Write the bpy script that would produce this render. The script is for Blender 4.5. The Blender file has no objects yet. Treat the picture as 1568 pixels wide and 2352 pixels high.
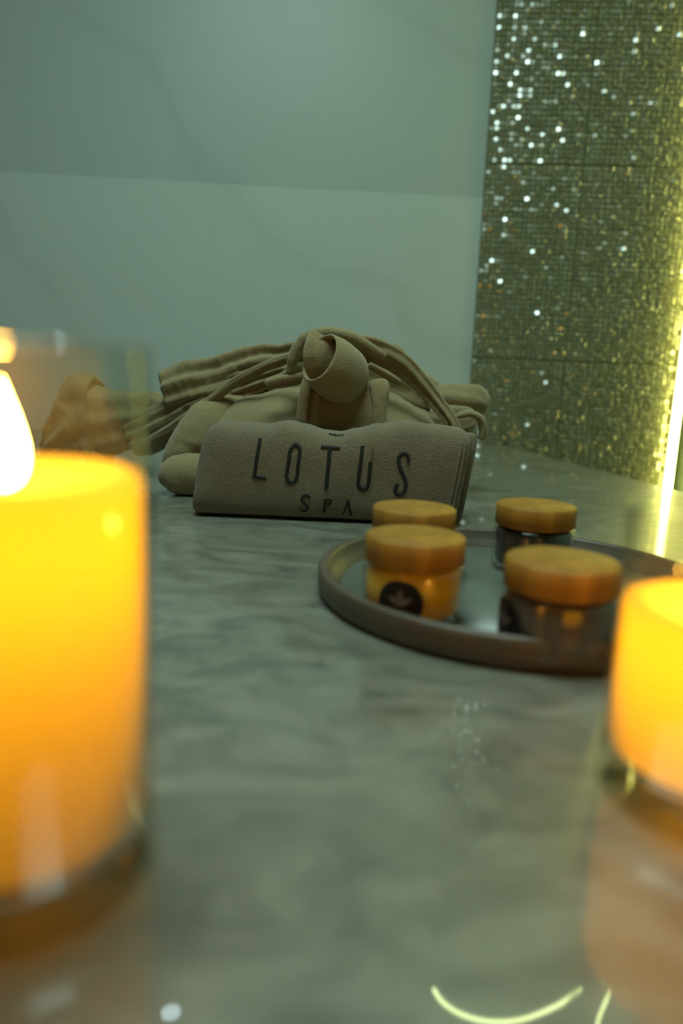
import bpy, bmesh, math, random
from mathutils import Vector, Matrix, noise
random.seed(7)
S = bpy.context.scene
C = S.collection

# ------------------------------------------------------------------ camera
FPX, W, H = 1700.0, 1568.0, 2352.0
PITCH, ROLL, CAMH = math.radians(11.2), math.radians(2.3), 0.15
cam_d = bpy.data.cameras.new('camera')
cam = bpy.data.objects.new('camera', cam_d); C.objects.link(cam)
CAMR = Matrix.Rotation(math.pi/2 - PITCH, 3, 'X') @ Matrix.Rotation(ROLL, 3, 'Z')
CAMP = Vector((0, 0, CAMH))
cam.matrix_world = Matrix.Translation(CAMP) @ CAMR.to_4x4()
cam_d.sensor_fit = 'VERTICAL'; cam_d.sensor_height = 36.0; cam_d.sensor_width = 24.0
cam_d.lens = FPX / H * 36.0
cam_d.clip_start = 0.005; cam_d.clip_end = 50
cam_d.dof.use_dof = True; cam_d.dof.focus_distance = 0.735
cam_d.dof.aperture_fstop = cam_d.lens / 7.8
S.camera = cam

# ------------------------------------------------------------------ world, exposure
wd = bpy.data.worlds.new('world'); S.world = wd; wd.use_nodes = True
wd.node_tree.nodes['Background'].inputs[0].default_value = (0.02, 0.025, 0.023, 1)
wd.node_tree.nodes['Background'].inputs[1].default_value = 1.0
S.view_settings.view_transform = 'Standard'; S.view_settings.look = 'None'
S.view_settings.gamma = 1.0; S.view_settings.use_curve_mapping = False
S.view_settings.exposure = 0.0
S.cycles.use_denoising = True
S.cycles.sample_clamp_indirect = 6.0
S.cycles.max_bounces = 10; S.cycles.transparent_max_bounces = 16

# light levels, used by the lamps' own builders
CEIL_Z = 1.30
FILL_COL, FILL_E = (0.70, 1.0, 0.90), 14.2
LED_COL, LED_E = (1.0, 0.96, 0.22), 26.0
ARC_E = 26.0
FLAME_COL, FLAME_E = (1.0, 0.48, 0.07), 190.0
BULB_COL, BULB_W = (1.0, 0.41, 0.006), 0.160
SPOT_COL, SPOT_E = (0.72, 0.95, 1.0), 11.0

# ------------------------------------------------------------------ helpers
def ray(px, py):
    v = Vector(((px - W/2)/FPX, -(py - H/2)/FPX, -1.0))
    return (CAMR @ v).normalized()
def onz(px, py, z=0.0):
    d = ray(px, py); return CAMP + d * ((z - CAMP.z)/d.z)
def P(px, py, Y):
    d = ray(px, py); return CAMP + d * (Y/d.y)
def PX(n, Y):                     # n pixels as metres at depth Y
    return n * Y / FPX

def nodes(name):
    m = bpy.data.materials.new(name); m.use_nodes = True
    nt = m.node_tree; b = nt.nodes['Principled BSDF']
    return m, nt, b
def nd(nt, t, **kw):
    n = nt.nodes.new(t)
    for k, v in kw.items():
        if k in n.inputs: n.inputs[k].default_value = v
        else: setattr(n, k, v)
    return n
def ramp(nt, fac, stops):
    r = nt.nodes.new('ShaderNodeValToRGB'); e = r.color_ramp.elements
    while len(e) < len(stops): e.new(0.5)
    for i, (p, c) in enumerate(stops):
        e[i].position = p; e[i].color = (*c, 1)
    nt.links.new(fac, r.inputs[0]); return r.outputs[0]
def math_(nt, op, a, b=None, c=None):
    n = nt.nodes.new('ShaderNodeMath'); n.operation = op
    for i, v in enumerate((a, b, c)):
        if v is None: continue
        if isinstance(v, (int, float)): n.inputs[i].default_value = v
        else: nt.links.new(v, n.inputs[i])
    return n.outputs[0]
def mixc(nt, fac, a, b, mode='MIX'):
    n = nt.nodes.new('ShaderNodeMix'); n.data_type = 'RGBA'; n.blend_type = mode
    for s, v in ((n.inputs[0], fac), (n.inputs[6], a), (n.inputs[7], b)):
        if isinstance(v, (int, float)): s.default_value = v
        elif isinstance(v, tuple): s.default_value = (*v, 1)
        else: nt.links.new(v, s)
    return n.outputs[2]
def bump(nt, b, height, strength, dist=0.001):
    n = nd(nt, 'ShaderNodeBump', Strength=strength, Distance=dist)
    nt.links.new(height, n.inputs['Height']); nt.links.new(n.outputs[0], b.inputs['Normal'])
def coord(nt, scale=(1, 1, 1), rot=(0, 0, 0), loc=(0, 0, 0), out='Object'):
    t = nt.nodes.new('ShaderNodeTexCoord'); m = nt.nodes.new('ShaderNodeMapping')
    m.inputs['Scale'].default_value = scale; m.inputs['Rotation'].default_value = rot; m.inputs['Location'].default_value = loc
    nt.links.new(t.outputs[out], m.inputs[0]); return m.outputs[0]
def noise_tex(nt, vec, scale, detail=4, rough=0.55, dist=0.0):
    n = nd(nt, 'ShaderNodeTexNoise', Scale=scale, Detail=detail, Roughness=rough, Distortion=dist)
    nt.links.new(vec, n.inputs['Vector']); return n.outputs['Fac']

def tag(o, label=None, cat=None, group=None, kind=None):
    if label: o['label'] = label
    if cat: o['category'] = cat
    if group: o['group'] = group
    if kind: o['kind'] = kind
    return o
def empty(name, loc, rz=0):
    o = bpy.data.objects.new(name, None); C.objects.link(o)
    o.empty_display_size = 0.02; o.location = loc; o.rotation_euler = (0, 0, rz); return o
def link(name, me, mat, parent=None, smooth=True, world=True):
    if mat and not me.materials: me.materials.append(mat)
    if smooth:
        me.polygons.foreach_set('use_smooth', [True]*len(me.polygons))
    o = bpy.data.objects.new(name, me); C.objects.link(o)
    if parent:
        o.parent = parent
        if world:                       # geometry was made in world space
            o.matrix_parent_inverse = (Matrix.Translation(parent.location) @ parent.rotation_euler.to_matrix().to_4x4()).inverted()
    return o
def mesh(name, vs, fs):
    me = bpy.data.meshes.new(name); me.from_pydata([tuple(v) for v in vs], [], fs); me.validate(); me.update(); return me
def from_bm(name, bm):
    me = bpy.data.meshes.new(name); bmesh.ops.recalc_face_normals(bm, faces=bm.faces[:]); bm.to_mesh(me); bm.free(); return me
def prism(name, poly, z0, z1, bevel=0.0):
    bm = bmesh.new()
    a = [bm.verts.new((x, y, z0)) for x, y in poly]; b = [bm.verts.new((x, y, z1)) for x, y in poly]
    n = len(poly)
    bm.faces.new(a[::-1]); bm.faces.new(b)
    for i in range(n): bm.faces.new((a[i], a[(i+1) % n], b[(i+1) % n], b[i]))
    if bevel: bmesh.ops.bevel(bm, geom=bm.edges[:], offset=bevel, segments=2, affect='EDGES')
    return from_bm(name, bm)
def lathe(name, prof, seg=64, close=True):
    """prof: (r, z) from axis bottom to axis top; r==0 makes a pole"""
    vs, fs, rings = [], [], []
    for r, z in prof:
        if r < 1e-6:
            vs.append((0, 0, z)); rings.append([len(vs)-1])
        else:
            k = len(vs)
            vs += [(r*math.cos(2*math.pi*i/seg), r*math.sin(2*math.pi*i/seg), z) for i in range(seg)]
            rings.append(list(range(k, k+seg)))
    for a, b in zip(rings, rings[1:]):
        for i in range(seg):
            j = (i+1) % seg
            if len(a) == 1 and len(b) == 1: continue
            if len(a) == 1: fs.append((a[0], b[j], b[i])[::-1])
            elif len(b) == 1: fs.append((a[i], a[j], b[0]))
            else: fs.append((a[i], a[j], b[j], b[i]))
    return mesh(name, vs, fs)
def catmull(pts, n):
    out = []; m = len(pts)
    for k in range(n):
        t = k/(n-1)*(m-1); i = min(int(t), m-2); f = t-i
        p0, p1, p2, p3 = (pts[max(i-1, 0)], pts[i], pts[i+1], pts[min(i+2, m-1)])
        out.append(0.5*((2*p1) + (p2-p0)*f + (2*p0-5*p1+4*p2-p3)*f*f + (3*p1-p0-3*p2+p3)*f**3))
    return out
def sweep(name, pts, ra, rb, side, n=48, seg=28, e=2.4, amp=0.0, fold=0.0, folds=3, cap=0.6, seed=0):
    """a soft flattened tube: half width ra along `side`, half thickness rb; rounded ends; wrinkles"""
    c = catmull([Vector(p) for p in pts], n)
    A = catmull([Vector((a, 0, 0)) for a in ra], n); B = catmull([Vector((b, 0, 0)) for b in rb], n)
    sd = catmull([Vector(s) for s in (side if isinstance(side, list) else [side]*2)], n)
    vs, fs = [], []
    L = sum((c[i+1]-c[i]).length for i in range(n-1)); run = 0
    for k in range(n):
        t = (c[min(k+1, n-1)]-c[max(k-1, 0)]).normalized()
        s = (sd[k]-t*sd[k].dot(t)).normalized(); w = t.cross(s)
        if k: run += (c[k]-c[k-1]).length
        d = min(run, L-run); rcap = cap*max(B[k].x, 1e-4)*2
        f = math.sqrt(max(0.0, 1-(1-min(d/rcap, 1))**2)) if rcap > 0 else 1
        f = max(f, 0.02)
        for j in range(seg):
            a = 2*math.pi*j/seg; ca, sa = math.cos(a), math.sin(a)
            x = math.copysign(abs(ca)**(2/e), ca); y = math.copysign(abs(sa)**(2/e), sa)
            rb_ = B[k].x*(0.35+0.65*f) if f < 1 else B[k].x
            ra_ = A[k].x - B[k].x*(1-f)*0.8
            if k in (0, n-1): rb_ *= 0.12; ra_ *= 0.9
            p = c[k] + s*(x*ra_) + w*(y*rb_)
            dn = (s*x*B[k].x + w*y*A[k].x); dn = dn.normalized() if dn.length > 0 else w
            q = p*38+Vector((seed*7.1, seed*3.3, 0))
            o = amp*noise.noise(q) + amp*0.4*noise.noise(q*3.1)
            o += fold*math.sin(folds*math.pi*x + 2.5*noise.noise(c[k]*14+Vector((seed, 0, 0))))*f
            p = p + dn*o; p.z = max(p.z, 0.0008); vs.append(p)
    for k in range(n-1):
        for j in range(seg):
            fs.append((k*seg+j, k*seg+(j+1) % seg, (k+1)*seg+(j+1) % seg, (k+1)*seg+j))
    fs.append(tuple(range(seg))[::-1]); fs.append(tuple((n-1)*seg+j for j in range(seg)))
    return mesh(name, vs, fs)

# ------------------------------------------------------------------ materials
def fabric(name, col, grain=950, bs=0.9, dark=0.55, rowy=False):
    m, nt, b = nodes(name)
    v = coord(nt)
    n1 = noise_tex(nt, v, grain, 2, 0.6); n2 = noise_tex(nt, v, 35, 3)
    vo = nd(nt, 'ShaderNodeTexVoronoi', Scale=grain*0.62); nt.links.new(coord(nt, (1, 1, 1.35)), vo.inputs['Vector'])
    h = math_(nt, 'SUBTRACT', n1, math_(nt, 'MULTIPLY', vo.outputs['Distance'], 0.7))
    c1 = ramp(nt, n1, [(0.30, tuple(x*dark for x in col)), (0.72, tuple(min(1, x*1.22) for x in col))])
    c2 = mixc(nt, 0.35, c1, ramp(nt, n2, [(0.3, tuple(x*0.8 for x in col)), (0.7, tuple(x*1.1 for x in col))]))
    nt.links.new(c2, b.inputs['Base Color'])
    b.inputs['Roughness'].default_value = 1.0; b.inputs['Specular IOR Level'].default_value = 0.05
    b.inputs['Sheen Weight'].default_value = 0.25; b.inputs['Sheen Roughness'].default_value = 0.6
    bump(nt, b, h, bs, 0.0012); return m
M = {}
M['robe'] = fabric('robe_plush', (0.265, 0.207, 0.102), 800, 0.5, 0.75)
M['towel'] = fabric('towel_terry', (0.25, 0.195, 0.115), 1200, 1.0, 0.28)
m, nt, b = nodes('thread'); b.inputs['Base Color'].default_value = (0.012, 0.011, 0.010, 1); b.inputs['Roughness'].default_value = 0.8
bump(nt, b, noise_tex(nt, coord(nt), 1500, 2), 0.4, 0.0005); M['thread'] = m
m, nt, b = nodes('loose_thread'); b.inputs['Base Color'].default_value = (0.10, 0.088, 0.06, 1); b.inputs['Roughness'].default_value = 0.8; M['loose'] = m

m, nt, b = nodes('polished_marble')
v = coord(nt)
big = noise_tex(nt, v, 3.2, 5, 0.6, 0.6); med = noise_tex(nt, coord(nt, (1, 1.7, 1), (0, 0, 0.35)), 17, 7, 0.66, 1.6)
cl = ramp(nt, med, [(0.30, (0.035, 0.040, 0.031)), (0.47, (0.165, 0.165, 0.132)), (0.72, (0.33, 0.325, 0.262))])
ws = nd(nt, 'ShaderNodeTexWave', Scale=2.3, Distortion=9.0, Detail=5.0); ws.inputs['Detail Scale'].default_value = 1.7
nt.links.new(coord(nt, (1, 1, 1), (0, 0, 0.9)), ws.inputs['Vector'])
vein = ramp(nt, ws.outputs['Fac'], [(0.0, (0.55, 0.58, 0.54)), (0.10, (1, 1, 1)), (1.0, (1, 1, 1))])
cl = mixc(nt, 0.6, cl, vein, 'MULTIPLY')
cl = mixc(nt, 0.35, cl, ramp(nt, big, [(0.3, (0.085, 0.09, 0.072)), (0.7, (0.25, 0.248, 0.20))]))
nt.links.new(cl, b.inputs['Base Color']); b.inputs['Roughness'].default_value = 0.33; b.inputs['IOR'].default_value = 1.6; b.inputs['Coat Weight'].default_value = 0.6; b.inputs['Coat Roughness'].default_value = 0.03; b.inputs['Coat IOR'].default_value = 1.6
M['marble'] = m
m, nt, b = nodes('marble_side'); b.inputs['Base Color'].default_value = (0.3, 0.32, 0.29, 1); b.inputs['Roughness'].default_value = 0.3; M['marble_side'] = m

def veined(name, col, dark):
    m, nt, b = nodes(name)
    n = noise_tex(nt, coord(nt), 2.2, 3, 0.5, 0.3)
    w = nd(nt, 'ShaderNodeTexWave', Scale=0.75, Distortion=8.0, Detail=4.0); w.inputs['Detail Scale'].default_value = 1.3
    nt.links.new(coord(nt, (1, 1, 1), (0.4, 0.9, 0.3)), w.inputs['Vector'])
    c = ramp(nt, w.outputs['Fac'], [(0.0, tuple(x*dark for x in col)), (0.012, tuple(x*0.97 for x in col)), (0.08, col)])
    c = mixc(nt, 0.35, c, ramp(nt, n, [(0.3, tuple(x*0.93 for x in col)), (0.7, tuple(x*1.04 for x in col))]))
    nt.links.new(c, b.inputs['Base Color']); b.inputs['Roughness'].default_value = 0.38; b.inputs['Specular IOR Level'].default_value = 0.3
    return m
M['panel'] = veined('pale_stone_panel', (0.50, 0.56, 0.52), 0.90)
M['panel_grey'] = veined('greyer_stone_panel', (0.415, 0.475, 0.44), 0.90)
def plain(name, col, rough=0.6, spec=0.3, metal=0.0):
    m, nt, b = nodes(name); b.inputs['Base Color'].default_value = (*col, 1)
    n = noise_tex(nt, coord(nt), 40, 3)
    nt.links.new(ramp(nt, n, [(0.3, tuple(x*0.9 for x in col)), (0.7, tuple(min(1, x*1.06) for x in col))]), b.inputs['Base Color'])
    b.inputs['Roughness'].default_value = rough; b.inputs['Specular IOR Level'].default_value = spec; b.inputs['Metallic'].default_value = metal
    return m
M['grout'] = plain('grout', (0.15, 0.15, 0.075), 0.9)
M['plaster'] = plain('green_plaster', (0.45, 0.55, 0.42), 0.6)
M['dark_wall'] = plain('room_wall', (0.20, 0.24, 0.22), 0.7)
M['ceiling'] = plain('ceiling_paint', (0.22, 0.25, 0.23), 0.8)
M['floor'] = plain('floor_stone', (0.18, 0.2, 0.19), 0.5)
M['alu'] = plain('aluminium', (0.5, 0.5, 0.45), 0.35, 0.5, 1.0)
m, nt, b = nodes('glass_mosaic')
v = coord(nt)
oi = nt.nodes.new('ShaderNodeTexWhiteNoise'); oi.noise_dimensions = '3D'
sn = nd(nt, 'ShaderNodeVectorMath', operation='SNAP'); nt.links.new(v, sn.inputs[0]); sn.inputs[1].default_value = (0.0098, 0.0098, 0.0098)
nt.links.new(sn.outputs[0], oi.inputs[0])
nt.links.new(ramp(nt, oi.outputs['Value'], [(0.0, (0.19, 0.19, 0.09)), (1.0, (0.245, 0.24, 0.125))]), b.inputs['Base Color'])
b.inputs['Roughness'].default_value = 0.42; b.inputs['Specular IOR Level'].default_value = 0.9; b.inputs['Metallic'].default_value = 0.1; b.inputs['Coat Weight'].default_value = 1.0; b.inputs['Coat Roughness'].default_value = 0.17; b.inputs['Coat IOR'].default_value = 2.3
M['tile'] = m

def emis(name, col, e):
    m = bpy.data.materials.new(name); m.use_nodes = True; nt = m.node_tree; nt.nodes.clear()
    o = nt.nodes.new('ShaderNodeOutputMaterial'); em = nt.nodes.new('ShaderNodeEmission')
    em.inputs[0].default_value = (*col, 1); em.inputs[1].default_value = e
    nt.links.new(em.outputs[0], o.inputs[0]); return m
M['led'] = emis('led_glow', LED_COL, LED_E); M['arc'] = emis('led_loop_glow', (0.85, 1.0, 0.42), ARC_E)
M['fill_glow'] = emis('fill_panel_glow', FILL_COL, FILL_E); M['spot_glow'] = emis('downlight_glow', SPOT_COL, SPOT_E)
M['flame'] = emis('flame_glow', FLAME_COL, FLAME_E)

def thin_glass(name, tint, edge):
    m = bpy.data.materials.new(name); m.use_nodes = True; nt = m.node_tree; nt.nodes.clear()
    o = nt.nodes.new('ShaderNodeOutputMaterial'); t = nt.nodes.new('ShaderNodeBsdfTransparent'); g = nt.nodes.new('ShaderNodeBsdfGlossy')
    g.inputs['Roughness'].default_value = 0.02
    lw = nd(nt, 'ShaderNodeLayerWeight', Blend=0.5)
    nt.links.new(ramp(nt, lw.outputs['Facing'], [(0.0, tint), (0.75, tint), (1.0, edge)]), t.inputs[0])
    fr = math_(nt, 'MULTIPLY_ADD', math_(nt, 'POWER', lw.outputs['Facing'], 5.0), 0.62, 0.055); mx = nt.nodes.new('ShaderNodeMixShader')
    nt.links.new(fr, mx.inputs[0]); nt.links.new(t.outputs[0], mx.inputs[1]); nt.links.new(g.outputs[0], mx.inputs[2])
    nt.links.new(mx.outputs[0], o.inputs[0]); return m
M['glass'] = thin_glass('candle_glass', (0.96, 0.965, 0.935), (0.55, 0.58, 0.42))
m = bpy.data.materials.new('candle_wax'); m.use_nodes = True; nt = m.node_tree; nt.nodes.clear()
o = nt.nodes.new('ShaderNodeOutputMaterial'); tr = nt.nodes.new('ShaderNodeBsdfTranslucent'); df = nt.nodes.new('ShaderNodeBsdfDiffuse'); mx = nt.nodes.new('ShaderNodeMixShader')
tr.inputs[0].default_value = (0.95, 0.86, 0.22, 1); df.inputs[0].default_value = (0.74, 0.55, 0.12, 1); mx.inputs[0].default_value = 0.45
nt.links.new(tr.outputs[0], mx.inputs[1]); nt.links.new(df.outputs[0], mx.inputs[2]); nt.links.new(mx.outputs[0], o.inputs[0]); M['wax'] = m
M['wick'] = plain('wick', (0.03, 0.025, 0.02), 0.9)
def bamboo(name, col):
    m, nt, b = nodes(name)
    n = noise_tex(nt, coord(nt, (260, 260, 9)), 1.0, 4, 0.6); n2 = noise_tex(nt, coord(nt, (60, 60, 3)), 1.0, 2)
    c = ramp(nt, n, [(0.25, tuple(x*0.6 for x in col)), (0.7, tuple(x*1.1 for x in col))])
    c = mixc(nt, 0.5, c, ramp(nt, n2, [(0.35, tuple(x*0.6 for x in col)), (0.65, tuple(x*1.15 for x in col))]))
    nt.links.new(c, b.inputs['Base Color']); b.inputs['Roughness'].default_value = 0.4
    bump(nt, b, n, 0.2, 0.0004); b.inputs['Roughness'].default_value = 0.6; b.inputs['Specular IOR Level'].default_value = 0.25; return m
M['bamboo'] = bamboo('bamboo', (0.38, 0.185, 0.024))
m, nt, b = nodes('tray_wood')
n = noise_tex(nt, coord(nt, (9, 9, 220)), 1.0, 5, 0.6)
nt.links.new(ramp(nt, n, [(0.25, (0.055, 0.044, 0.030)), (0.7, (0.12, 0.093, 0.062))]), b.inputs['Base Color']); b.inputs['Roughness'].default_value = 0.45; M['tray_wood'] = m
m, nt, b = nodes('tray_inlay')
n = noise_tex(nt, coord(nt), 18, 5, 0.6, 0.8)
nt.links.new(ramp(nt, n, [(0.3, (0.09, 0.105, 0.085)), (0.7, (0.17, 0.185, 0.155))]), b.inputs['Base Color']); b.inputs['Roughness'].default_value = 0.36; M['tray_inlay'] = m
def cream(name, col, sss):
    m, nt, b = nodes(name)
    n = noise_tex(nt, coord(nt), 60, 3)
    nt.links.new(ramp(nt, n, [(0.3, tuple(x*0.85 for x in col)), (0.7, col)]), b.inputs['Base Color'])
    b.inputs['Roughness'].default_value = 0.25; b.inputs['Subsurface Weight'].default_value = sss; b.inputs['Subsurface Radius'].default_value = (0.01, 0.006, 0.002)
    b.inputs['Coat Weight'].default_value = 0.6; b.inputs['Coat Roughness'].default_value = 0.05
    return m
M['jar_yellow'] = cream('yellow_balm', (0.78, 0.45, 0.015), 0.3)
M['jar_dark'] = cream('dark_plum_scrub', (0.040, 0.030, 0.034), 0.0)
M['jar_brown'] = cream('brown_scrub', (0.10, 0.072, 0.055), 0.0)
M['jar_glass'] = thin_glass('jar_glass', (0.97, 0.97, 0.95), (0.80, 0.82, 0.74))
M['sticker'] = plain('black_label', (0.012, 0.009, 0.010), 0.4)
M['print'] = plain('label_print', (0.14, 0.12, 0.12), 0.5)

# ------------------------------------------------------------------ setting
corner = P(1067, 1003, 1.57); corner.z = 0                                  # back wall meets the mosaic here
bdir = Vector((math.cos(math.radians(3.5)), math.sin(math.radians(3.5)), 0))  # along the back wall, to the right
FLOOR = -0.90
def wall_box(name, a, b, z0, z1, th, mat, side):
    d = (b-a).normalized(); nrm = Vector((-d.y, d.x, 0))*side
    poly = [(a.x, a.y), (b.x, b.y), (b.x+nrm.x*th, b.y+nrm.y*th), (a.x+nrm.x*th, a.y+nrm.y*th)]
    if side < 0: poly = poly[::-1]
    return tag(link(name, prism(name, poly, z0, z1), mat, smooth=False), kind='structure')
bl = corner - bdir*1.95
wb = wall_box('wall_back', bl, corner, FLOOR, CEIL_Z, 0.10, M['grout'], 1)
# stone panels of the back wall, thin joints between them
bn = Vector((bdir.y, -bdir.x, 0))          # facing the room
def hit_back(px, py):
    d = ray(px, py); t = (corner-CAMP).dot(bn)/d.dot(bn); return CAMP + d*t
zs = hit_back(560, 427).z
rows = [(FLOOR, zs-0.62), (zs-0.62, zs), (zs, zs+0.62), (zs+0.62, CEIL_Z)]
cuts = [0.0, 0.62+0.09, 1.24+0.09, 1.95]
k = 0
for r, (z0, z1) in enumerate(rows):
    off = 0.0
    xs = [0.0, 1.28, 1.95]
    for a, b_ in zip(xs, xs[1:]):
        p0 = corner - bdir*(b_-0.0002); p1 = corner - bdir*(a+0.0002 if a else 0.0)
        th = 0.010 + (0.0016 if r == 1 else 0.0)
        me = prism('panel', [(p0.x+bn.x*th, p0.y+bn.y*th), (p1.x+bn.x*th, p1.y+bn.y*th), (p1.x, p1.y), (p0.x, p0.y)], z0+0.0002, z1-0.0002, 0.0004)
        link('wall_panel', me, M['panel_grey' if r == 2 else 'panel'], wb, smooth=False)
# mosaic wall: nearly square to the view, starts just in front of the back wall's face
mdir = Vector((math.cos(math.radians(-4)), math.sin(math.radians(-4)), 0)); mn = Vector((mdir.y, -mdir.x, 0))
mo = corner + bn*0.012
def hit_mosaic(px, py):
    d = ray(px, py); t = (mo-CAMP).dot(mn)/d.dot(mn); return CAMP + d*t
led_foot = hit_mosaic(1527, 1117)
MLEN = (led_foot-mo).dot(mdir) + 0.006
wr = wall_box('wall_right', mo - mdir*0.0, mo + mdir*MLEN, FLOOR, CEIL_Z, 0.10, M['grout'], 1)
# small glass tiles, each a little out of true, so they catch the light one by one
PITCH_T = 0.0098; T0 = PITCH_T*0.44
SHEET_V = (hit_mosaic(1330, 520)-mo).dot(mdir); ZA, ZB = hit_mosaic(1330, 376).z, hit_mosaic(1200, 828).z
def tile_geo(cx, cz, rnd):
    cx += 0.0016*(1 if cx > SHEET_V else -1)*max(0, 1-abs(cx-SHEET_V)/(3*PITCH_T))
    for zz in (ZA, ZB, 2*ZA-ZB): cz += 0.0016*(1 if cz > zz else -1)*max(0, 1-abs(cz-zz)/(3*PITCH_T))
    cen = mo + mdir*cx; cen = Vector((cen.x, cen.y, cz)) + mn*0.0030
    nrm = (mn + mdir*rnd.gauss(0, 0.12) + Vector((0, 0, 1))*rnd.gauss(0, 0.14)).normalized()
    u = (mdir - nrm*mdir.dot(nrm)).normalized(); w = nrm.cross(u)
    if w.z < 0: w = -w
    t, h = T0, 0.0022
    top = [cen + u*(sx*t*0.86) + w*(sz*t*0.86) for sx, sz in ((-1, -1), (1, -1), (1, 1), (-1, 1))]
    mid = [cen - nrm*0.0007 + u*(sx*t) + w*(sz*t) for sx, sz in ((-1, -1), (1, -1), (1, 1), (-1, 1))]
    bot = [p - nrm*h for p in mid]
    fs = [(0, 1, 2, 3)]
    for i in range(4):
        j = (i+1) % 4
        fs += [(4+i, 4+j, j, i), (8+i, 8+j, 4+j, 4+i)]
    return top+mid+bot, fs
rnd = random.Random(3)
cells = []
nz0, nz1 = int(-0.12/PITCH_T), int(1.06/PITCH_T)
for iz in range(nz0, nz1):
    for ix in range(int(MLEN/PITCH_T)):
        cx = (ix+0.5)*PITCH_T + (MLEN % PITCH_T)/2; cz = (iz+0.5)*PITCH_T
        if abs(cx-SHEET_V) < PITCH_T*0.0: continue
        if min(abs(cz-ZA), abs(cz-ZB), abs(cz-ZA-(ZA-ZB))) < PITCH_T*0.0: continue
        cells.append((cx, cz))
def cell_rank(c):
    p = mo + mdir*c[0]
    return (p.x**2+p.y**2+(c[1]-0.30)**2*1.0) if 0.02 < c[1] < 0.75 else 99
order = sorted(cells, key=cell_rank)
single = set(order[:300])
svs, sfs = [], []
for c in cells:
    vs, fs = tile_geo(c[0], c[1], rnd)
    if c in single:
        link('mosaic_tile', mesh('mosaic_tile', vs, fs), M['tile'], wr, smooth=False)
    else:
        k = len(svs); svs += vs; sfs += [tuple(k+i for i in f) for f in fs]
o = link('mosaic_tiling', mesh('mosaic_tiling', svs, sfs), M['tile'], wr, smooth=False); tag(o, kind='stuff')
# plain wall that turns towards the room right of the light strip, then the rest of the shell
e1 = mo + mdir*MLEN
wall_box('wall_side', e1 + mdir*0.03 - mn*0.1, Vector((e1.x+0.42, -1.3, 0)), FLOOR, CEIL_Z, 0.08, M['plaster'], 1)
wall_box('wall_left', Vector((bl.x, -1.3, 0)), bl, FLOOR, CEIL_Z, 0.08, M['dark_wall'], 1)
wall_box('wall_front', Vector((-1.9, -1.3, 0)), Vector((1.5, -1.3, 0)), FLOOR, CEIL_Z, 0.08, M['dark_wall'], -1)
fl = [(-1.9, -1.4), (1.5, -1.4), (1.5, 1.8), (-1.9, 1.8)]
tag(link('floor', prism('floor', fl, FLOOR-0.05, FLOOR), M['floor'], smooth=False), kind='structure')
tag(link('ceiling', prism('ceiling', fl, CEIL_Z, CEIL_Z+0.05), M['ceiling'], smooth=False), kind='structure')

# marble bench with its slanting right-hand edge
ra_, rb_ = onz(1117, 1013), onz(1478, 1106)
sl = (rb_.x-ra_.x)/(rb_.y-ra_.y)
yc = (corner.y-0.022)
def edge_x(y): return ra_.x + sl*(y-ra_.y)
def back_y(x): return corner.y + (x-corner.x)*math.tan(math.radians(3.5)) - 0.018
x1 = corner.x
poly = [(-1.45, -0.55), (edge_x(-0.55), -0.55), (edge_x(yc-0.004), yc-0.004), (-1.45, back_y(-1.45))]
tb = empty('marble_bench', (0, 0.5, FLOOR))
link('bench_top', prism('bench_top', poly, -0.04, 0.0, 0.002), M['marble'], tb, smooth=False)
pl = [(-1.40, -0.50), (edge_x(-0.5)-0.05, -0.50), (edge_x(1.4)-0.05, 1.4), (-1.40, 1.35)]
link('bench_base', prism('bench_base', pl, FLOOR, -0.04), M['marble_side'], tb, smooth=False)
tag(tb, 'polished grey veined marble slab carrying the candles, tray, towel and robe', 'bench')

# vertical light strip at the end of the mosaic
def tube(pts, r, seg=10):
    bm = bmesh.new(); rings = []; n = len(pts)
    for k in range(n):
        t = (pts[min(k+1, n-1)]-pts[max(k-1, 0)]).normalized()
        a = t.orthogonal().normalized() if k == 0 else (pa - t*pa.dot(t)).normalized()
        pa = a; b2 = t.cross(a)
        rings.append([bm.verts.new(pts[k]+a*r*math.cos(2*math.pi*j/seg)+b2*r*math.sin(2*math.pi*j/seg)) for j in range(seg)])
    for q, w in zip(rings, rings[1:]):
        for j in range(seg): bm.faces.new((q[j], q[(j+1) % seg], w[(j+1) % seg], w[j]))
    bm.faces.new(rings[0][::-1]); bm.faces.new(rings[-1])
    return from_bm('tube', bm)
lf = led_foot + mn*0.016
ls = empty('led_strip_light', (lf.x, lf.y, FLOOR))
def bar(c, hw, hd, z0, z1, off):
    c = c + mn*off
    return prism('bar', [(c.x+mdir.x*a*hw+mn.x*b2*hd, c.y+mdir.y*a*hw+mn.y*b2*hd) for a, b2 in ((-1, 1), (1, 1), (1, -1), (-1, -1))], z0, z1, 0.0005)
link('profile', bar(lf, 0.008, 0.004, FLOOR, CEIL_Z-0.01, -0.0095), M['alu'], ls, smooth=False)
link('diffuser', bar(lf, 0.0065, 0.005, -0.15, 0.93, 0.0), M['led'], ls, smooth=False)
tag(ls, 'bright yellow-green vertical light strip at the edge of the mosaic wall', 'light strip')

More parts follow.
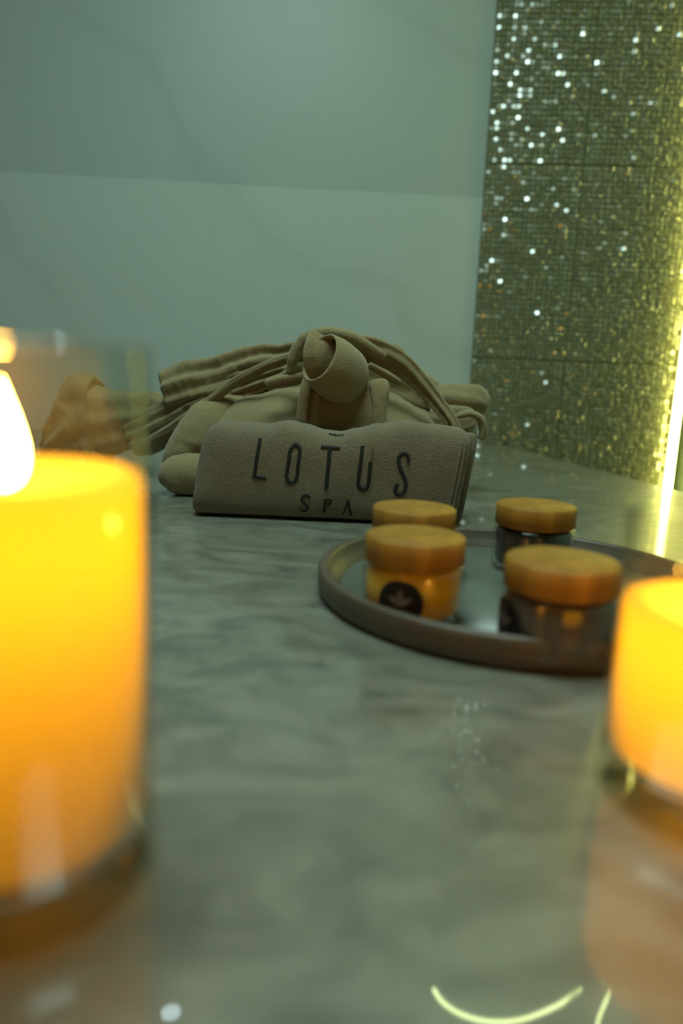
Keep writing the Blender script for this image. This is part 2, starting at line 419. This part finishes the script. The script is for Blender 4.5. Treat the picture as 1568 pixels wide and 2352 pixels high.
# loop of light on the ceiling, mirrored in the marble at the bottom of the view
def mirror_hit(px, py, z):
    d = ray(px, py); t = onz(px, py); d2 = Vector((d.x, d.y, -d.z)); return t + d2*((z-0.0)/d2.z)
loop = [mirror_hit(x, y, CEIL_Z-0.02) for x, y in ((996, 2272), (1012, 2297), (1045, 2322), (1090, 2340), (1140, 2347), (1195, 2342), (1250, 2323), (1300, 2297), (1332, 2270))]
cl_ = empty('curved_light_strip', (loop[4].x, loop[4].y, CEIL_Z))
link('diffuser', tube(catmull(loop, 40), 0.0050), M['arc'], cl_)
link('profile', tube([p+Vector((0, 0, 0.0125)) for p in catmull(loop, 40)], 0.0075), M['alu'], cl_)
tag(cl_, 'curved yellow-green light strip seen mirrored as an arc in the marble', 'light strip')
loop2 = [mirror_hit(x, y, CEIL_Z-0.02) for x, y in ((1432, 2212), (1415, 2250), (1395, 2290), (1378, 2330), (1372, 2352), (1380, 2375))]
c2_ = empty('short_light_strip', (loop2[2].x, loop2[2].y, CEIL_Z))
link('diffuser', tube(catmull(loop2, 24), 0.0045), M['arc'], c2_)
link('profile', tube([p+Vector((0, 0, 0.0125)) for p in catmull(loop2, 24)], 0.0075), M['alu'], c2_)
tag(c2_, 'short straight light strip seen mirrored in marble below the right candle', 'light strip')
sp = mirror_hit(392, 2326, CEIL_Z-0.004)
sd_ = empty('ceiling_downlight', (sp.x, sp.y, CEIL_Z))
link('lens', lathe('lens', [(0, -0.0055), (0.022, -0.0045), (0.022, -0.001), (0, -0.001)], 24), M['spot_glow'], sd_, world=False)
link('ring', lathe('ring', [(0.023, -0.001), (0.032, -0.001), (0.031, -0.006), (0.0245, -0.007), (0.023, -0.001)], 24), M['alu'], sd_, world=False)
tag(sd_, 'small bluish downlight mirrored as a pale spot in the marble, bottom left', 'downlight')

# fill panel, added on the ceiling out of view to brighten the room
cx_, cy_, hw = -0.10, 0.43, 0.28
cp = empty('ceiling_fill_panel', (cx_, cy_, CEIL_Z))
link('diffuser', prism('d', [(-hw, -hw), (hw, -hw), (hw, hw), (-hw, hw)], -0.020, -0.012), M['fill_glow'], cp, smooth=False, world=False)
bm = bmesh.new()
for (ax, ay, bx, by) in ((-hw-.02, -hw-.02, hw+.02, -hw), (-hw-.02, hw, hw+.02, hw+.02), (-hw-.02, -hw, -hw, hw), (hw, -hw, hw+.02, hw)):
    r = bmesh.ops.create_cube(bm, size=1.0)
    for v in r['verts']: v.co = Vector(((ax+bx)/2+v.co.x*(bx-ax), (ay+by)/2+v.co.y*(by-ay), -0.0125+v.co.z*0.023))
link('frame', from_bm('frame', bm), M['alu'], cp, smooth=False, world=False)
tag(cp, 'square pale green fill panel added above the marble bench, out of view', 'ceiling light')

# ------------------------------------------------------------------ candles
def candle(name, base, gh, wh, r, flame_h, label, power):
    root = empty(name, base)
    g = 0.0020; b0 = 0.0165
    prof = [(r-g, b0+0.0004), (r, b0+0.0004), (r, gh-0.001), (r-g*0.5, gh), (r-g, gh-0.001), (r-g, b0+0.0004)]
    link('glass_base', lathe('glass_base', [(0, 0.0005), (r-0.004, 0.0005), (r-0.0012, 0.0016), (r, 0.0042), (r, b0-0.0002), (r-0.0008, b0), (0, b0)], 72), M['glass'], root, world=False)
    link('glass', lathe('glass', prof, 72), M['glass'], root, world=False)
    wr_ = r-g-0.0005; z0 = b0+0.0008
    wp = [(0, z0), (wr_-0.003, z0), (wr_-0.0008, z0+0.001), (wr_, z0+0.003), (wr_, wh-0.004), (wr_-0.001, wh-0.0012), (wr_-0.0035, wh), (wr_*0.82, wh-0.0015), (wr_*0.5, wh-0.005), (wr_*0.2, wh-0.0065), (0, wh-0.007)]
    link('wax', lathe('wax', wp, 72), M['wax'], root, world=False)
    zf = wh-0.007
    link('wick', lathe('wick', [(0, zf+0.0004), (0.0011, zf+0.0004), (0.0010, zf+0.008), (0, zf+0.009)], 10), M['wick'], root, world=False)
    fr = flame_h*0.21
    fp = [(0, zf+0.002)] + [(fr*math.sin(math.pi*min(1, t**0.62))**0.9*(1-0.25*t), zf+0.002+flame_h*t) for t in [i/16 for i in range(1, 16)]] + [(0, zf+0.002+flame_h)]
    link('flame', lathe('flame', fp, 24), M['flame'], root, world=False)
    ld = bpy.data.lights.new('bulb', 'POINT'); ld.energy = power; ld.color = BULB_COL; ld.shadow_soft_size = 0.012
    lo = bpy.data.objects.new('bulb', ld); C.objects.link(lo); lo.parent = root; lo.location = (0, 0, wh*0.84)
    tag(root, label, 'candle'); return root
RC = 0.0383
def base_from(px_edge, py, side, r):
    """centre on the bench of a cylinder whose silhouette passes (px_edge, py)"""
    e = onz(px_edge, py); d = Vector((e.x, e.y, 0)).normalized(); pr = Vector((d.y, -d.x, 0))
    return Vector((e.x, e.y, 0)) + pr*(side*r)
cb1 = base_from(357, 1950, -1, RC); cb2 = base_from(1366, 1775, 1, RC)
candle('tall_glass_candle', cb1, 0.1525, 0.119, RC, 0.029, 'lit candle in a tall clear glass at the left edge, flame visible', BULB_W)
candle('short_glass_candle', cb2, 0.106, 0.0735, RC, 0.026, 'lit candle in a shorter glass at the right edge beside the tray', BULB_W*1.3)

# ------------------------------------------------------------------ tray
tl, tf, tbk = onz(733, 1335), onz(1250, 1540), onz(1110, 1232)
TR = 0.135
tc = Vector((tl.x + TR*0.995, 0, 0))
tc.y = onz(1180, 1552).y + TR
TCP = tc
tray = empty('round_tray', tc)
link('tray_floor', lathe('tray_floor', [(0, 0.0008), (TR-0.016, 0.0008), (TR-0.016, 0.0055), (0, 0.0055)], 96), M['tray_inlay'], tray, world=False)
link('rim', lathe('rim', [(TR-0.0155, 0.0006), (TR-0.004, 0.0006), (TR-0.001, 0.003), (TR, 0.008), (TR, 0.0165), (TR-0.0012, 0.0185), (TR-0.0035, 0.0190), (TR-0.0065, 0.0182), (TR-0.0075, 0.0165), (TR-0.009, 0.0085), (TR-0.0155, 0.0058), (TR-0.0155, 0.0006)], 96), M['tray_wood'], tray, world=False)
tag(tray, 'round dark wooden tray with raised rim holding four jars', 'tray')

# ------------------------------------------------------------------ jars
JZ = 0.0057
def jar(name, px, py_lid, r, jh, lid_h, body, label, st_ang=None):
    """px, py_lid: centre of the lid's top in the photograph; r radius, jh total height"""
    c = onz(px, py_lid, JZ+jh); base = Vector((c.x, c.y, JZ))
    root = empty(name, base)
    bh = jh-lid_h; R = r*1.03
    link('body', lathe('body', [(0, 0.0042), (R-0.006, 0.0042), (R-0.0035, 0.0052), (R-0.0022, 0.0075), (R-0.0022, bh-0.0045), (R-0.005, bh-0.001), (0, bh-0.001)], 56), body, root, world=False)
    link('jar_wall', lathe('jar_wall', [(0, 0.0003), (R-0.004, 0.0003), (R-0.0012, 0.0012), (R, 0.004), (R, bh-0.005), (R-0.001, bh-0.002), (R-0.004, bh-0.0004), (R-0.006, bh-0.0004)], 56), M['jar_glass'], root, world=False)
    link('lid', lathe('lid', [(0, bh), (r-0.0008, bh), (r, bh+0.0008), (r, jh-0.0012), (r-0.0012, jh), (0, jh)], 56), M['bamboo'], root, world=False)
    if st_ang is not None:
        def disc(rad, cx, cz, off, mat, nm, par, sx=1.0, rot=0.0):
            vs, fs = [], []; seg = 28
            def put(x, z):
                a = st_ang + x/(R+off); vs.append((math.sin(a)*(R+off), -math.cos(a)*(R+off), z))
            put(cx, cz)
            for rr in (0.5, 1.0):
                for i in range(seg):
                    t = 2*math.pi*i/seg; x, z = rad*rr*sx*math.cos(t), rad*rr*math.sin(t)
                    put(cx + x*math.cos(rot)-z*math.sin(rot), cz + x*math.sin(rot)+z*math.cos(rot))
            for i in range(seg):
                j = (i+1) % seg
                fs += [(0, 1+i, 1+j), (1+i, 1+seg+i, 1+seg+j, 1+j)]
            return link(nm, mesh(nm, vs, fs), mat, par, world=False)
        sr = bh*0.40; cz = bh*0.47
        st = disc(sr, 0, cz, 0.0002, M['sticker'], 'round_label', root)
        for a in (90, 90+55, 90-55):
            q = math.radians(a)
            disc(sr*0.30, math.cos(q)*sr*0.28, cz-sr*0.12+math.sin(q)*sr*0.38, 0.0004, M['print'], 'printed_petal', st, 0.42, q-math.pi/2)
        for sx in (-1, 1):
            disc(sr*0.24, sx*sr*0.30, cz-sr*0.42, 0.0004, M['print'], 'printed_petal', st, 0.40, sx*1.1)
    tag(root, label, 'jar', 'cosmetic jars on the tray'); return root
JR, JH, LH = 0.0292, 0.0490, 0.0155
def face(px, off):           # sticker azimuth so it points at the camera plus an offset
    d = ray(px, 1350); return -math.atan2(d.x, d.y) + off
jar('cosmetic_jar', 955, 1228, JR, JH, LH, M['jar_yellow'], 'yellow jar with a black round label and bamboo lid, front left on tray', face(955, -0.22))
jar('cosmetic_jar', 952, 1164, JR, JH, LH, M['jar_yellow'], 'bamboo-lidded jar directly behind the yellow labelled jar', None)
jar('cosmetic_jar', 1293, 1284, JR*1.02, JH, LH, M['jar_brown'], 'brown-filled bamboo-lidded jar at the front right, next to the short candle', face(1293, -1.05))
jar('cosmetic_jar', 1232, 1158, JR, JH, LH, M['jar_dark'], 'dark plum jar with bamboo lid at the back right of the tray', None)

# ------------------------------------------------------------------ towel
tw0, tw1 = onz(432, 1188), onz(858, 1207)
TX = (tw1-tw0); TX.z = 0; TX.normalize(); TY = Vector((-TX.y, TX.x, 0))
TO = Vector((tw0.x, tw0.y, 0.0008)); TD = 0.066; SH = 0.14; NE = 4.2
def t_local(p):
    q = p-TO; z = q.z; return (q.dot(TX)-SH*z, q.dot(TY), z)
def t_world(x, y, z): return TO + TX*(x+SH*z) + TY*y + Vector((0, 0, z))
prof_px = [(440, 1003), (462, 980), (500, 969), (555, 972), (610, 975), (660, 968), (700, 976), (745, 990), (780, 994), (820, 986), (870, 975), (930, 969), (1000, 977), (1050, 983), (1082, 989)]
prof = []
for x, y in prof_px:
    d = ray(x, y); pt = CAMP + d*((TO+TY*(TD*0.42)-CAMP).dot(TY)/d.dot(TY)); l = t_local(pt); prof.append((l[0], l[2]))
TLEN = prof[-1][0]
def th(x):
    if x <= prof[0][0]: return prof[0][1]
    for (a, ha), (b2, hb) in zip(prof, prof[1:]):
        if x <= b2:
            f = (x-a)/(b2-a); f = f*f*(3-2*f); return ha+(hb-ha)*f
    return prof[-1][1]
def t_front(x, z):               # depth of the front face at (x, z)
    h = th(x); t = min(abs(z-h*0.5)/(h*0.5), 0.999)
    return TD/2 - TD/2*(1-t**NE)**(1/NE) + 0.05*z + 0.0015*noise.noise(Vector((x*25, z*25, 2)))
towel = empty('rolled_towel', TO + TX*TLEN*0.5 + TY*TD*0.5)
def towel_body(name, xa, xb, ya, yb, hs, n=150, seg=72, ends=0.012, front=True, seed=0):
    vs, fs = [], []; d = yb-ya
    for k in range(n):
        u = k/(n-1); u = 0.5-0.5*math.cos(math.pi*u); x = xa+(xb-xa)*u
        e = min(x-xa, xb-x); s = 1-(1-min(1, e/ends))**2; s = 1 - 0.30*(1-math.sqrt(max(s, 0)))
        if k in (0, n-1): s *= 0.85
        h = th(x)*hs
        for j in range(seg):
            a = 2*math.pi*j/seg; ca, sa = math.cos(a), math.sin(a)
            y = (ya+yb)/2 + d/2*s*math.copysign(abs(ca)**(2/NE), ca); z = h/2 + h/2*(s if sa > 0 else 1-(1-s)*0.4)*math.copysign(abs(sa)**(2/NE), sa)
            y += 0.05*z
            q = Vector((x*25, z*25, 2)); y += 0.0015*noise.noise(q)*(1 if ca < 0 else -1)
            q2 = Vector((x*420, y*420, z*420)); f2 = 0.0003*noise.noise(q2)
            vs.append(t_world(x, y+f2, max(0.0, z+f2)))
    for k in range(n-1):
        for j in range(seg):
            fs.append((k*seg+j, (k+1)*seg+j, (k+1)*seg+(j+1) % seg, k*seg+(j+1) % seg))
    fs.append(tuple(range(seg))); fs.append(tuple((n-1)*seg+j for j in range(seg))[::-1])
    me = mesh(name, vs, fs); bm = bmesh.new(); bm.from_mesh(me); return from_bm(name, bm)
link('outer_fold', towel_body('outer_fold', 0, TLEN+0.001, 0, TD, 1.0), M['towel'], towel)
link('inner_fold', towel_body('inner_fold', TLEN*0.6, TLEN+0.0085, 0.020, 0.040, 0.97, 60, 40, 0.005), M['towel'], towel)
link('inner_fold', towel_body('inner_fold', TLEN*0.6, TLEN+0.0115, 0.043, 0.062, 0.93, 60, 40, 0.006), M['towel'], towel)
# stitched hem lines at the right-hand end
for xo in (0.0095, 0.0055):
    pts = []
    for i in range(30):
        z = 0.006 + (th(TLEN-xo)-0.016)*i/29; pts.append(t_world(TLEN-xo, t_front(TLEN-xo, z)-0.0002, z))
    link('hem', tube(pts, 0.0009, 6), M['towel'], towel)
def on_towel(px, py):
    Y = TO.y; x = z = 0
    y = 0.004
    for _ in range(8):
        d = ray(px, py); pt = CAMP + d*((TO+TY*y-CAMP).dot(TY)/d.dot(TY)); x, _y, z = t_local(pt); z = max(0.001, min(z, th(x)*0.985)); y = t_front(x, z)
    return x, z
def stroke(px_pts, wpx, mat, name='letter', smooth=True, n=None):
    loc = [Vector((*on_towel(*p), 0)) for p in px_pts]
    if smooth and len(loc) > 2: loc = catmull(loc, n or len(loc)*6)
    else:
        o2 = []
        for a, b2 in zip(loc, loc[1:]): o2 += [a.lerp(b2, i/8) for i in range(8)]
        loc = o2+[loc[-1]]
    hw = PX(wpx, TO.y)/2; vs, fs = [], []
    m_ = len(loc)
    for k in range(m_):
        t = (loc[min(k+1, m_-1)]-loc[max(k-1, 0)]).normalized(); nn = Vector((-t.y, t.x, 0))
        ext = (-1 if k == 0 else 1 if k == m_-1 else 0)*hw*0.5
        for a, o2 in ((-1, 0.0006), (-0.8, -0.0010), (0, -0.0014), (0.8, -0.0010), (1, 0.0006)):
            q = loc[k] + nn*hw*a + t*ext
            vs.append(t_world(q.x, t_front(q.x, q.y)+o2, q.y))
    for k in range(m_-1):
        for j in range(4): fs.append((k*5+j, k*5+j+1, (k+1)*5+j+1, (k+1)*5+j))
    return link(name, mesh(name, vs, fs), mat, towel)
T_ = M['thread']
def joined(parts, name):
    bm = bmesh.new()
    for o2 in parts:
        bm.from_mesh(o2.data); me = o2.data; mt = me.materials[0]; inv = o2.matrix_parent_inverse.copy()
        bpy.data.objects.remove(o2); bpy.data.meshes.remove(me)
    me = bpy.data.meshes.new(name); bm.to_mesh(me); bm.free(); return link(name, me, mt, towel)
joined([stroke([(597.5, 1008), (583.5, 1094)], 9, T_, smooth=False), stroke([(583, 1094), (609, 1098)], 8.5, T_, smooth=False)], 'letter')
stroke([(679, 1020), (688.5, 1032), (684.5, 1066), (680.5, 1098), (668.5, 1108), (658, 1096), (662.5, 1062), (667, 1032), (679, 1020)], 9, T_, n=70)
joined([stroke([(739, 1026), (778, 1029)], 8.5, T_, smooth=False), stroke([(757.5, 1029), (749, 1120)], 10, T_, smooth=False)], 'letter')
stroke([(832, 1026), (827, 1070), (822.5, 1108), (826, 1119), (834, 1123), (842, 1119), (846, 1108), (850.5, 1063)], 9.5, T_, n=60)
stroke([(851, 1061), (856, 1030)], 4, M['loose'], 'loose_thread', smooth=False)
stroke([(937, 1060), (938, 1050), (930, 1041), (920, 1044), (915, 1054), (917, 1070), (925, 1089), (931, 1104), (930, 1124), (920, 1136), (910, 1132), (907, 1122), (912, 1113)], 9, T_, n=80)
stroke([(711, 1143), (707, 1138), (699, 1137), (692, 1145), (698, 1154), (706, 1163), (704, 1172), (697, 1174), (689, 1169)], 5.5, T_, n=50)
joined([stroke([(746.5, 1147), (744, 1176)], 6, T_, smooth=False), stroke([(746.5, 1147), (757, 1147), (760, 1153), (756, 1160), (746, 1162)], 5, T_, n=24)], 'letter')
joined([stroke([(788, 1180), (798.5, 1150)], 4.5, T_, smooth=False), stroke([(798.5, 1150), (805.5, 1183)], 6.5, T_, smooth=False)], 'letter')
joined([stroke([(757, 988), (757, 992), (760, 996)], 3, T_), stroke([(768, 991), (769.5, 996), (772, 1001)], 3.5, T_), stroke([(782, 990), (778, 994), (775, 1000)], 3, T_), stroke([(790, 991), (786, 994), (783, 995)], 2.5, T_), stroke([(763, 989), (766, 994)], 2.5, T_)], 'lotus_emblem')
tag(towel, 'rolled beige terry towel with dark embroidered lettering, in front of the robe', 'towel')

# ------------------------------------------------------------------ robe
RBACK = 0.02
RB = TO.y + 0.225
robe = empty('folded_bathrobe', (P(745, 1100, RB).x, RB, 0.0))
R_ = M['robe']; UPV = Vector((0, 0, 1)); YV = Vector((0, 1, 0)); XV = Vector((1, 0, 0))
def strip(name, pp, ra, rb, side=YV, Y=None, **kw):
    """pp: (px, py, depth behind the towel's front); ra/rb in pixels"""
    pts = [P(x, y, TO.y+dd+RBACK) for x, y, dd in pp]
    A = [PX(a, TO.y+p[2]) for a, p in zip(ra, pp)]; B = [PX(b2, TO.y+p[2]) for b2, p in zip(rb, pp)]
    return link(name, sweep(name, pts, A, B, side, **kw), R_, robe)
# main folded block
def mound(name, cx, cy, hx, hy, hz, z0, e1, e2, amp, seed, seg=72, rows=30):
    vs, fs = [], []
    for k in range(rows+1):
        t = k/rows; z = math.sin(t*math.pi/2)**(2/e2); rr = max(math.cos(t*math.pi/2), 0.0)**(2/e2)
        for j in range(seg):
            a = 2*math.pi*j/seg; ca, sa = math.cos(a), math.sin(a)
            p = Vector((cx + hx*rr*math.copysign(abs(ca)**(2/e1), ca), cy + hy*rr*math.copysign(abs(sa)**(2/e1), sa), z0+hz*z))
            q = p*22+Vector((seed, 0, 0)); d = amp*(noise.noise(q)+0.5*noise.noise(q*2.3))
            p += Vector((ca*0.5, sa*0.5, 0.8))*d*(1 if z > 0.05 else 0)
            p.z = max(p.z, 0.0006); vs.append(p)
    for k in range(rows):
        for j in range(seg): fs.append((k*seg+j, k*seg+(j+1) % seg, (k+1)*seg+(j+1) % seg, (k+1)*seg+j))
    fs.append(tuple(range(seg))[::-1])
    return link(name, mesh(name, vs, fs), R_, robe)
cl_p, cr_p = P(438, 990, RB-0.02), P(1062, 1000, RB-0.02)
top_z = P(745, 885, RB-0.03).z
mound('body', (cl_p.x+cr_p.x)/2, RB+0.005, (cr_p.x-cl_p.x)/2, 0.112, top_z, 0.0006, 2.7, 2.5, 0.006, 4.0)
# rolled lower hem that peeks out left of the towel, and the slope of cloth above it
strip('hem_roll', [(366, 1094, 0.105), (420, 1090, 0.105), (560, 1092, 0.11), (700, 1096, 0.11)], [42, 50, 50, 48], [42, 50, 50, 48], UPV, n=50, amp=0.0025, cap=0.75, e=2.1, seed=3)
strip('side_fold', [(388, 1078, 0.15), (425, 1035, 0.155), (462, 988, 0.165), (510, 950, 0.185), (600, 950, 0.21)], [40, 52, 58, 54, 44], [36, 46, 50, 46, 36], YV, n=70, seg=40, amp=0.003, cap=0.7, seed=5)
# left sleeve: broad, folded over, cuff to the left
strip('sleeve', [(384, 903, 0.225), (440, 886, 0.22), (520, 862, 0.21), (605, 836, 0.20), (690, 818, 0.19)], [50, 52, 50, 44, 34], [52, 50, 44, 36, 28], UPV, n=110, seg=64, amp=0.004, fold=0.0035, folds=3, cap=0.12, e=2.8, seed=11)
strip('sleeve_underfold', [(300, 1010, 0.24), (380, 972, 0.225), (460, 930, 0.21), (560, 882, 0.195), (660, 846, 0.18)], [44, 46, 42, 34, 26], [36, 36, 32, 26, 22], UPV, n=100, seg=56, amp=0.003, fold=0.0035, folds=4, cap=0.3, seed=13)
strip('sleeve_end', [(96, 1062, 0.26), (150, 1012, 0.262), (185, 985, 0.264), (207, 972, 0.265), (226, 972, 0.265), (262, 970, 0.262), (325, 962, 0.258), (390, 950, 0.25)], [12, 54, 86, 122, 98, 76, 64, 52], [30, 56, 70, 74, 72, 66, 58, 50], UPV, n=90, seg=56, amp=0.006, fold=0.003, folds=3, cap=0.5, e=2.2, seed=15)
# belt running down to the left and right of the knot
strip('belt', [(330, 1024, 0.19), (400, 982, 0.178), (470, 930, 0.165), (530, 884, 0.156), (590, 850, 0.148), (645, 828, 0.138), (700, 815, 0.128)], [14, 14, 14, 13, 13, 13, 15], [8, 8, 8, 8, 8, 8, 9], Vector((0.2, -0.7, 1)), n=90, seg=28, amp=0.001, fold=0.0006, folds=2, cap=0.4, seed=21)
strip('belt_end', [(610, 886, 0.108), (640, 876, 0.106), (700, 866, 0.11)], [13, 13, 13], [10, 10, 10], Vector((0.2, -0.3, 1)), n=40, seg=24, e=3.2, cap=0.4, amp=0.0008, seed=23)
strip('belt', [(800, 792, 0.128), (860, 806, 0.13), (915, 832, 0.135), (960, 872, 0.138), (1005, 925, 0.135), (1038, 970, 0.128), (1050, 1010, 0.125)], [26, 30, 28, 22, 18, 16, 15], [11, 12, 12, 11, 10, 9, 9], Vector((0.5, -0.5, 1)), n=90, seg=36, amp=0.0012, fold=0.0018, folds=2, cap=0.4, seed=25)
strip('belt_fold', [(845, 838, 0.10), (880, 858, 0.102), (918, 880, 0.108)], [9, 10, 8], [5, 5, 5], Vector((0.4, -0.6, 1)), n=36, seg=20, cap=0.5, amp=0.0008, seed=27)
# back of the robe, a broad folded layer under belt and sleeves
strip('back_fold', [(560, 905, 0.235), (660, 868, 0.235), (760, 850, 0.235), (860, 862, 0.235), (960, 905, 0.235), (1010, 945, 0.235)], [46, 56, 60, 58, 50, 40], [60, 66, 70, 66, 60, 50], UPV, n=80, seg=48, amp=0.004, fold=0.002, folds=3, cap=0.5, seed=28)
# small loop that stands up behind the belt on the right
strip('hanging_loop', [(868, 842, 0.21), (884, 808, 0.205), (905, 797, 0.20), (924, 812, 0.20), (932, 846, 0.205)], [16, 17, 18, 18, 18], [8, 8, 8, 8, 8], YV, n=50, seg=24, amp=0.0006, cap=0.4, seed=29)
# right sleeve with a rolled cuff
strip('sleeve', [(985, 925, 0.21), (1040, 922, 0.20), (1090, 925, 0.19), (1122, 934, 0.185)], [36, 40, 40, 34], [34, 40, 42, 38], UPV, n=70, seg=44, amp=0.002, fold=0.0016, folds=2, cap=0.45, seed=31)
strip('sleeve_underfold', [(985, 965, 0.185), (1040, 966, 0.175), (1092, 962, 0.168)], [34, 36, 30], [30, 30, 24], UPV, n=40, seg=32, amp=0.0015, fold=0.0015, cap=0.5, seed=33)
strip('cuff', [(1050, 955, 0.135), (1078, 950, 0.13), (1101, 960, 0.13), (1109, 982, 0.13), (1106, 1010, 0.13)], [22, 22, 22, 20, 16], [8, 9, 9, 9, 8], YV, n=50, seg=24, amp=0.0006, cap=0.4, seed=35)
# front panel and lapel edges under the knot
strip('front_panel', [(783, 880, 0.100), (785, 940, 0.090), (786, 1030, 0.088)], [84, 92, 94], [14, 16, 16], XV, n=50, seg=40, e=4, amp=0.0012, cap=0.4, seed=41)
strip('lapel', [(712, 862, 0.088), (700, 900, 0.080), (693, 950, 0.079), (690, 1020, 0.080)], [14, 14, 13, 13], [11, 11, 11, 11], XV, n=50, seg=24, amp=0.0008, cap=0.5, seed=43)
strip('lapel', [(868, 872, 0.094), (872, 900, 0.088), (870, 950, 0.085), (868, 1020, 0.083)], [22, 22, 17, 16], [14, 13, 12, 11], XV, n=50, seg=24, amp=0.0008, cap=0.6, seed=45)
# knot: band over the top, and the open loop hanging forward
strip('knot_band', [(668, 858, 0.115), (676, 815, 0.112), (700, 779, 0.112), (748, 765, 0.114), (800, 773, 0.118), (845, 796, 0.122), (880, 820, 0.13)], [26, 30, 32, 32, 32, 28, 22], [10, 12, 13, 13, 13, 12, 10], [YV, YV, YV, YV, YV, YV, YV], n=90, seg=32, amp=0.001, fold=0.001, folds=2, cap=0.4, seed=51)
def cup(name, cs, ra, rb, axis_side, wall, n=40, seg=44):
    """open fabric loop: outer skin from the mouth to the closed end, then back inside"""
    c = catmull(cs, n); A = catmull([Vector((a, 0, 0)) for a in ra], n); B = catmull([Vector((b2, 0, 0)) for b2 in rb], n)
    rings = []
    def ring(k, sh, push=0.0):
        t = (c[min(k+1, n-1)]-c[max(k-1, 0)]).normalized(); s = (axis_side-t*axis_side.dot(t)).normalized(); w = t.cross(s)
        r = []
        for j in range(seg):
            a = 2*math.pi*j/seg
            p = c[k] + s*(max(A[k].x-sh, 0.0005)*math.cos(a)) + w*(max(B[k].x-sh, 0.0005)*math.sin(a)) - t*push
            p += (p-c[k]).normalized()*0.0012*noise.noise(p*45)
            r.append(p)
        return r
    for k in range(n-1, -1, -1): rings.append(ring(k, 0))
    rings.append(ring(0, wall*0.5, wall*0.5))
    for k in range(0, n-3): rings.append(ring(k, wall))
    vs = [p for r in rings for p in r]; fs = []
    for k in range(len(rings)-1):
        for j in range(seg): fs.append((k*seg+j, k*seg+(j+1) % seg, (k+1)*seg+(j+1) % seg, (k+1)*seg+j))
    fs.append(tuple(range(seg))[::-1]); fs.append(tuple((len(rings)-1)*seg+j for j in range(seg)))
    me = mesh(name, vs, fs); bm = bmesh.new(); bm.from_mesh(me); return link(name, from_bm(name, bm), R_, robe)
dY = TO.y + 0.022
cup('knot_loop', [P(736, 822, dY+0.050), P(760, 840, dY+0.062), P(786, 860, dY+0.078), P(806, 876, dY+0.096), P(818, 886, dY+0.108)],
    [PX(60, dY+.06), PX(67, dY+.06), PX(67, dY+.06), PX(54, dY+.06), PX(8, dY+.06)], [PX(46, dY+.06), PX(55, dY+.06), PX(56, dY+.06), PX(42, dY+.06), PX(8, dY+.06)], Vector((0.30, 0, 1)), 0.0035)
link('knot_tongue', sweep('knot_tongue', [P(748, 776, dY+0.070), P(736, 800, dY+0.062), P(734, 840, dY+0.062), P(748, 880, dY+0.074)], [PX(w, dY+.06) for w in (36, 36, 34, 26)], [PX(w, dY+.06) for w in (9, 9, 9, 8)], Vector((1, 0.25, 0)), n=50, seg=32, e=3, amp=0.0012, fold=0.001, folds=2, cap=0.5, seed=55), R_, robe)
tag(robe, 'folded beige bathrobe with belt tied in a knot, behind the towel', 'bathrobe')
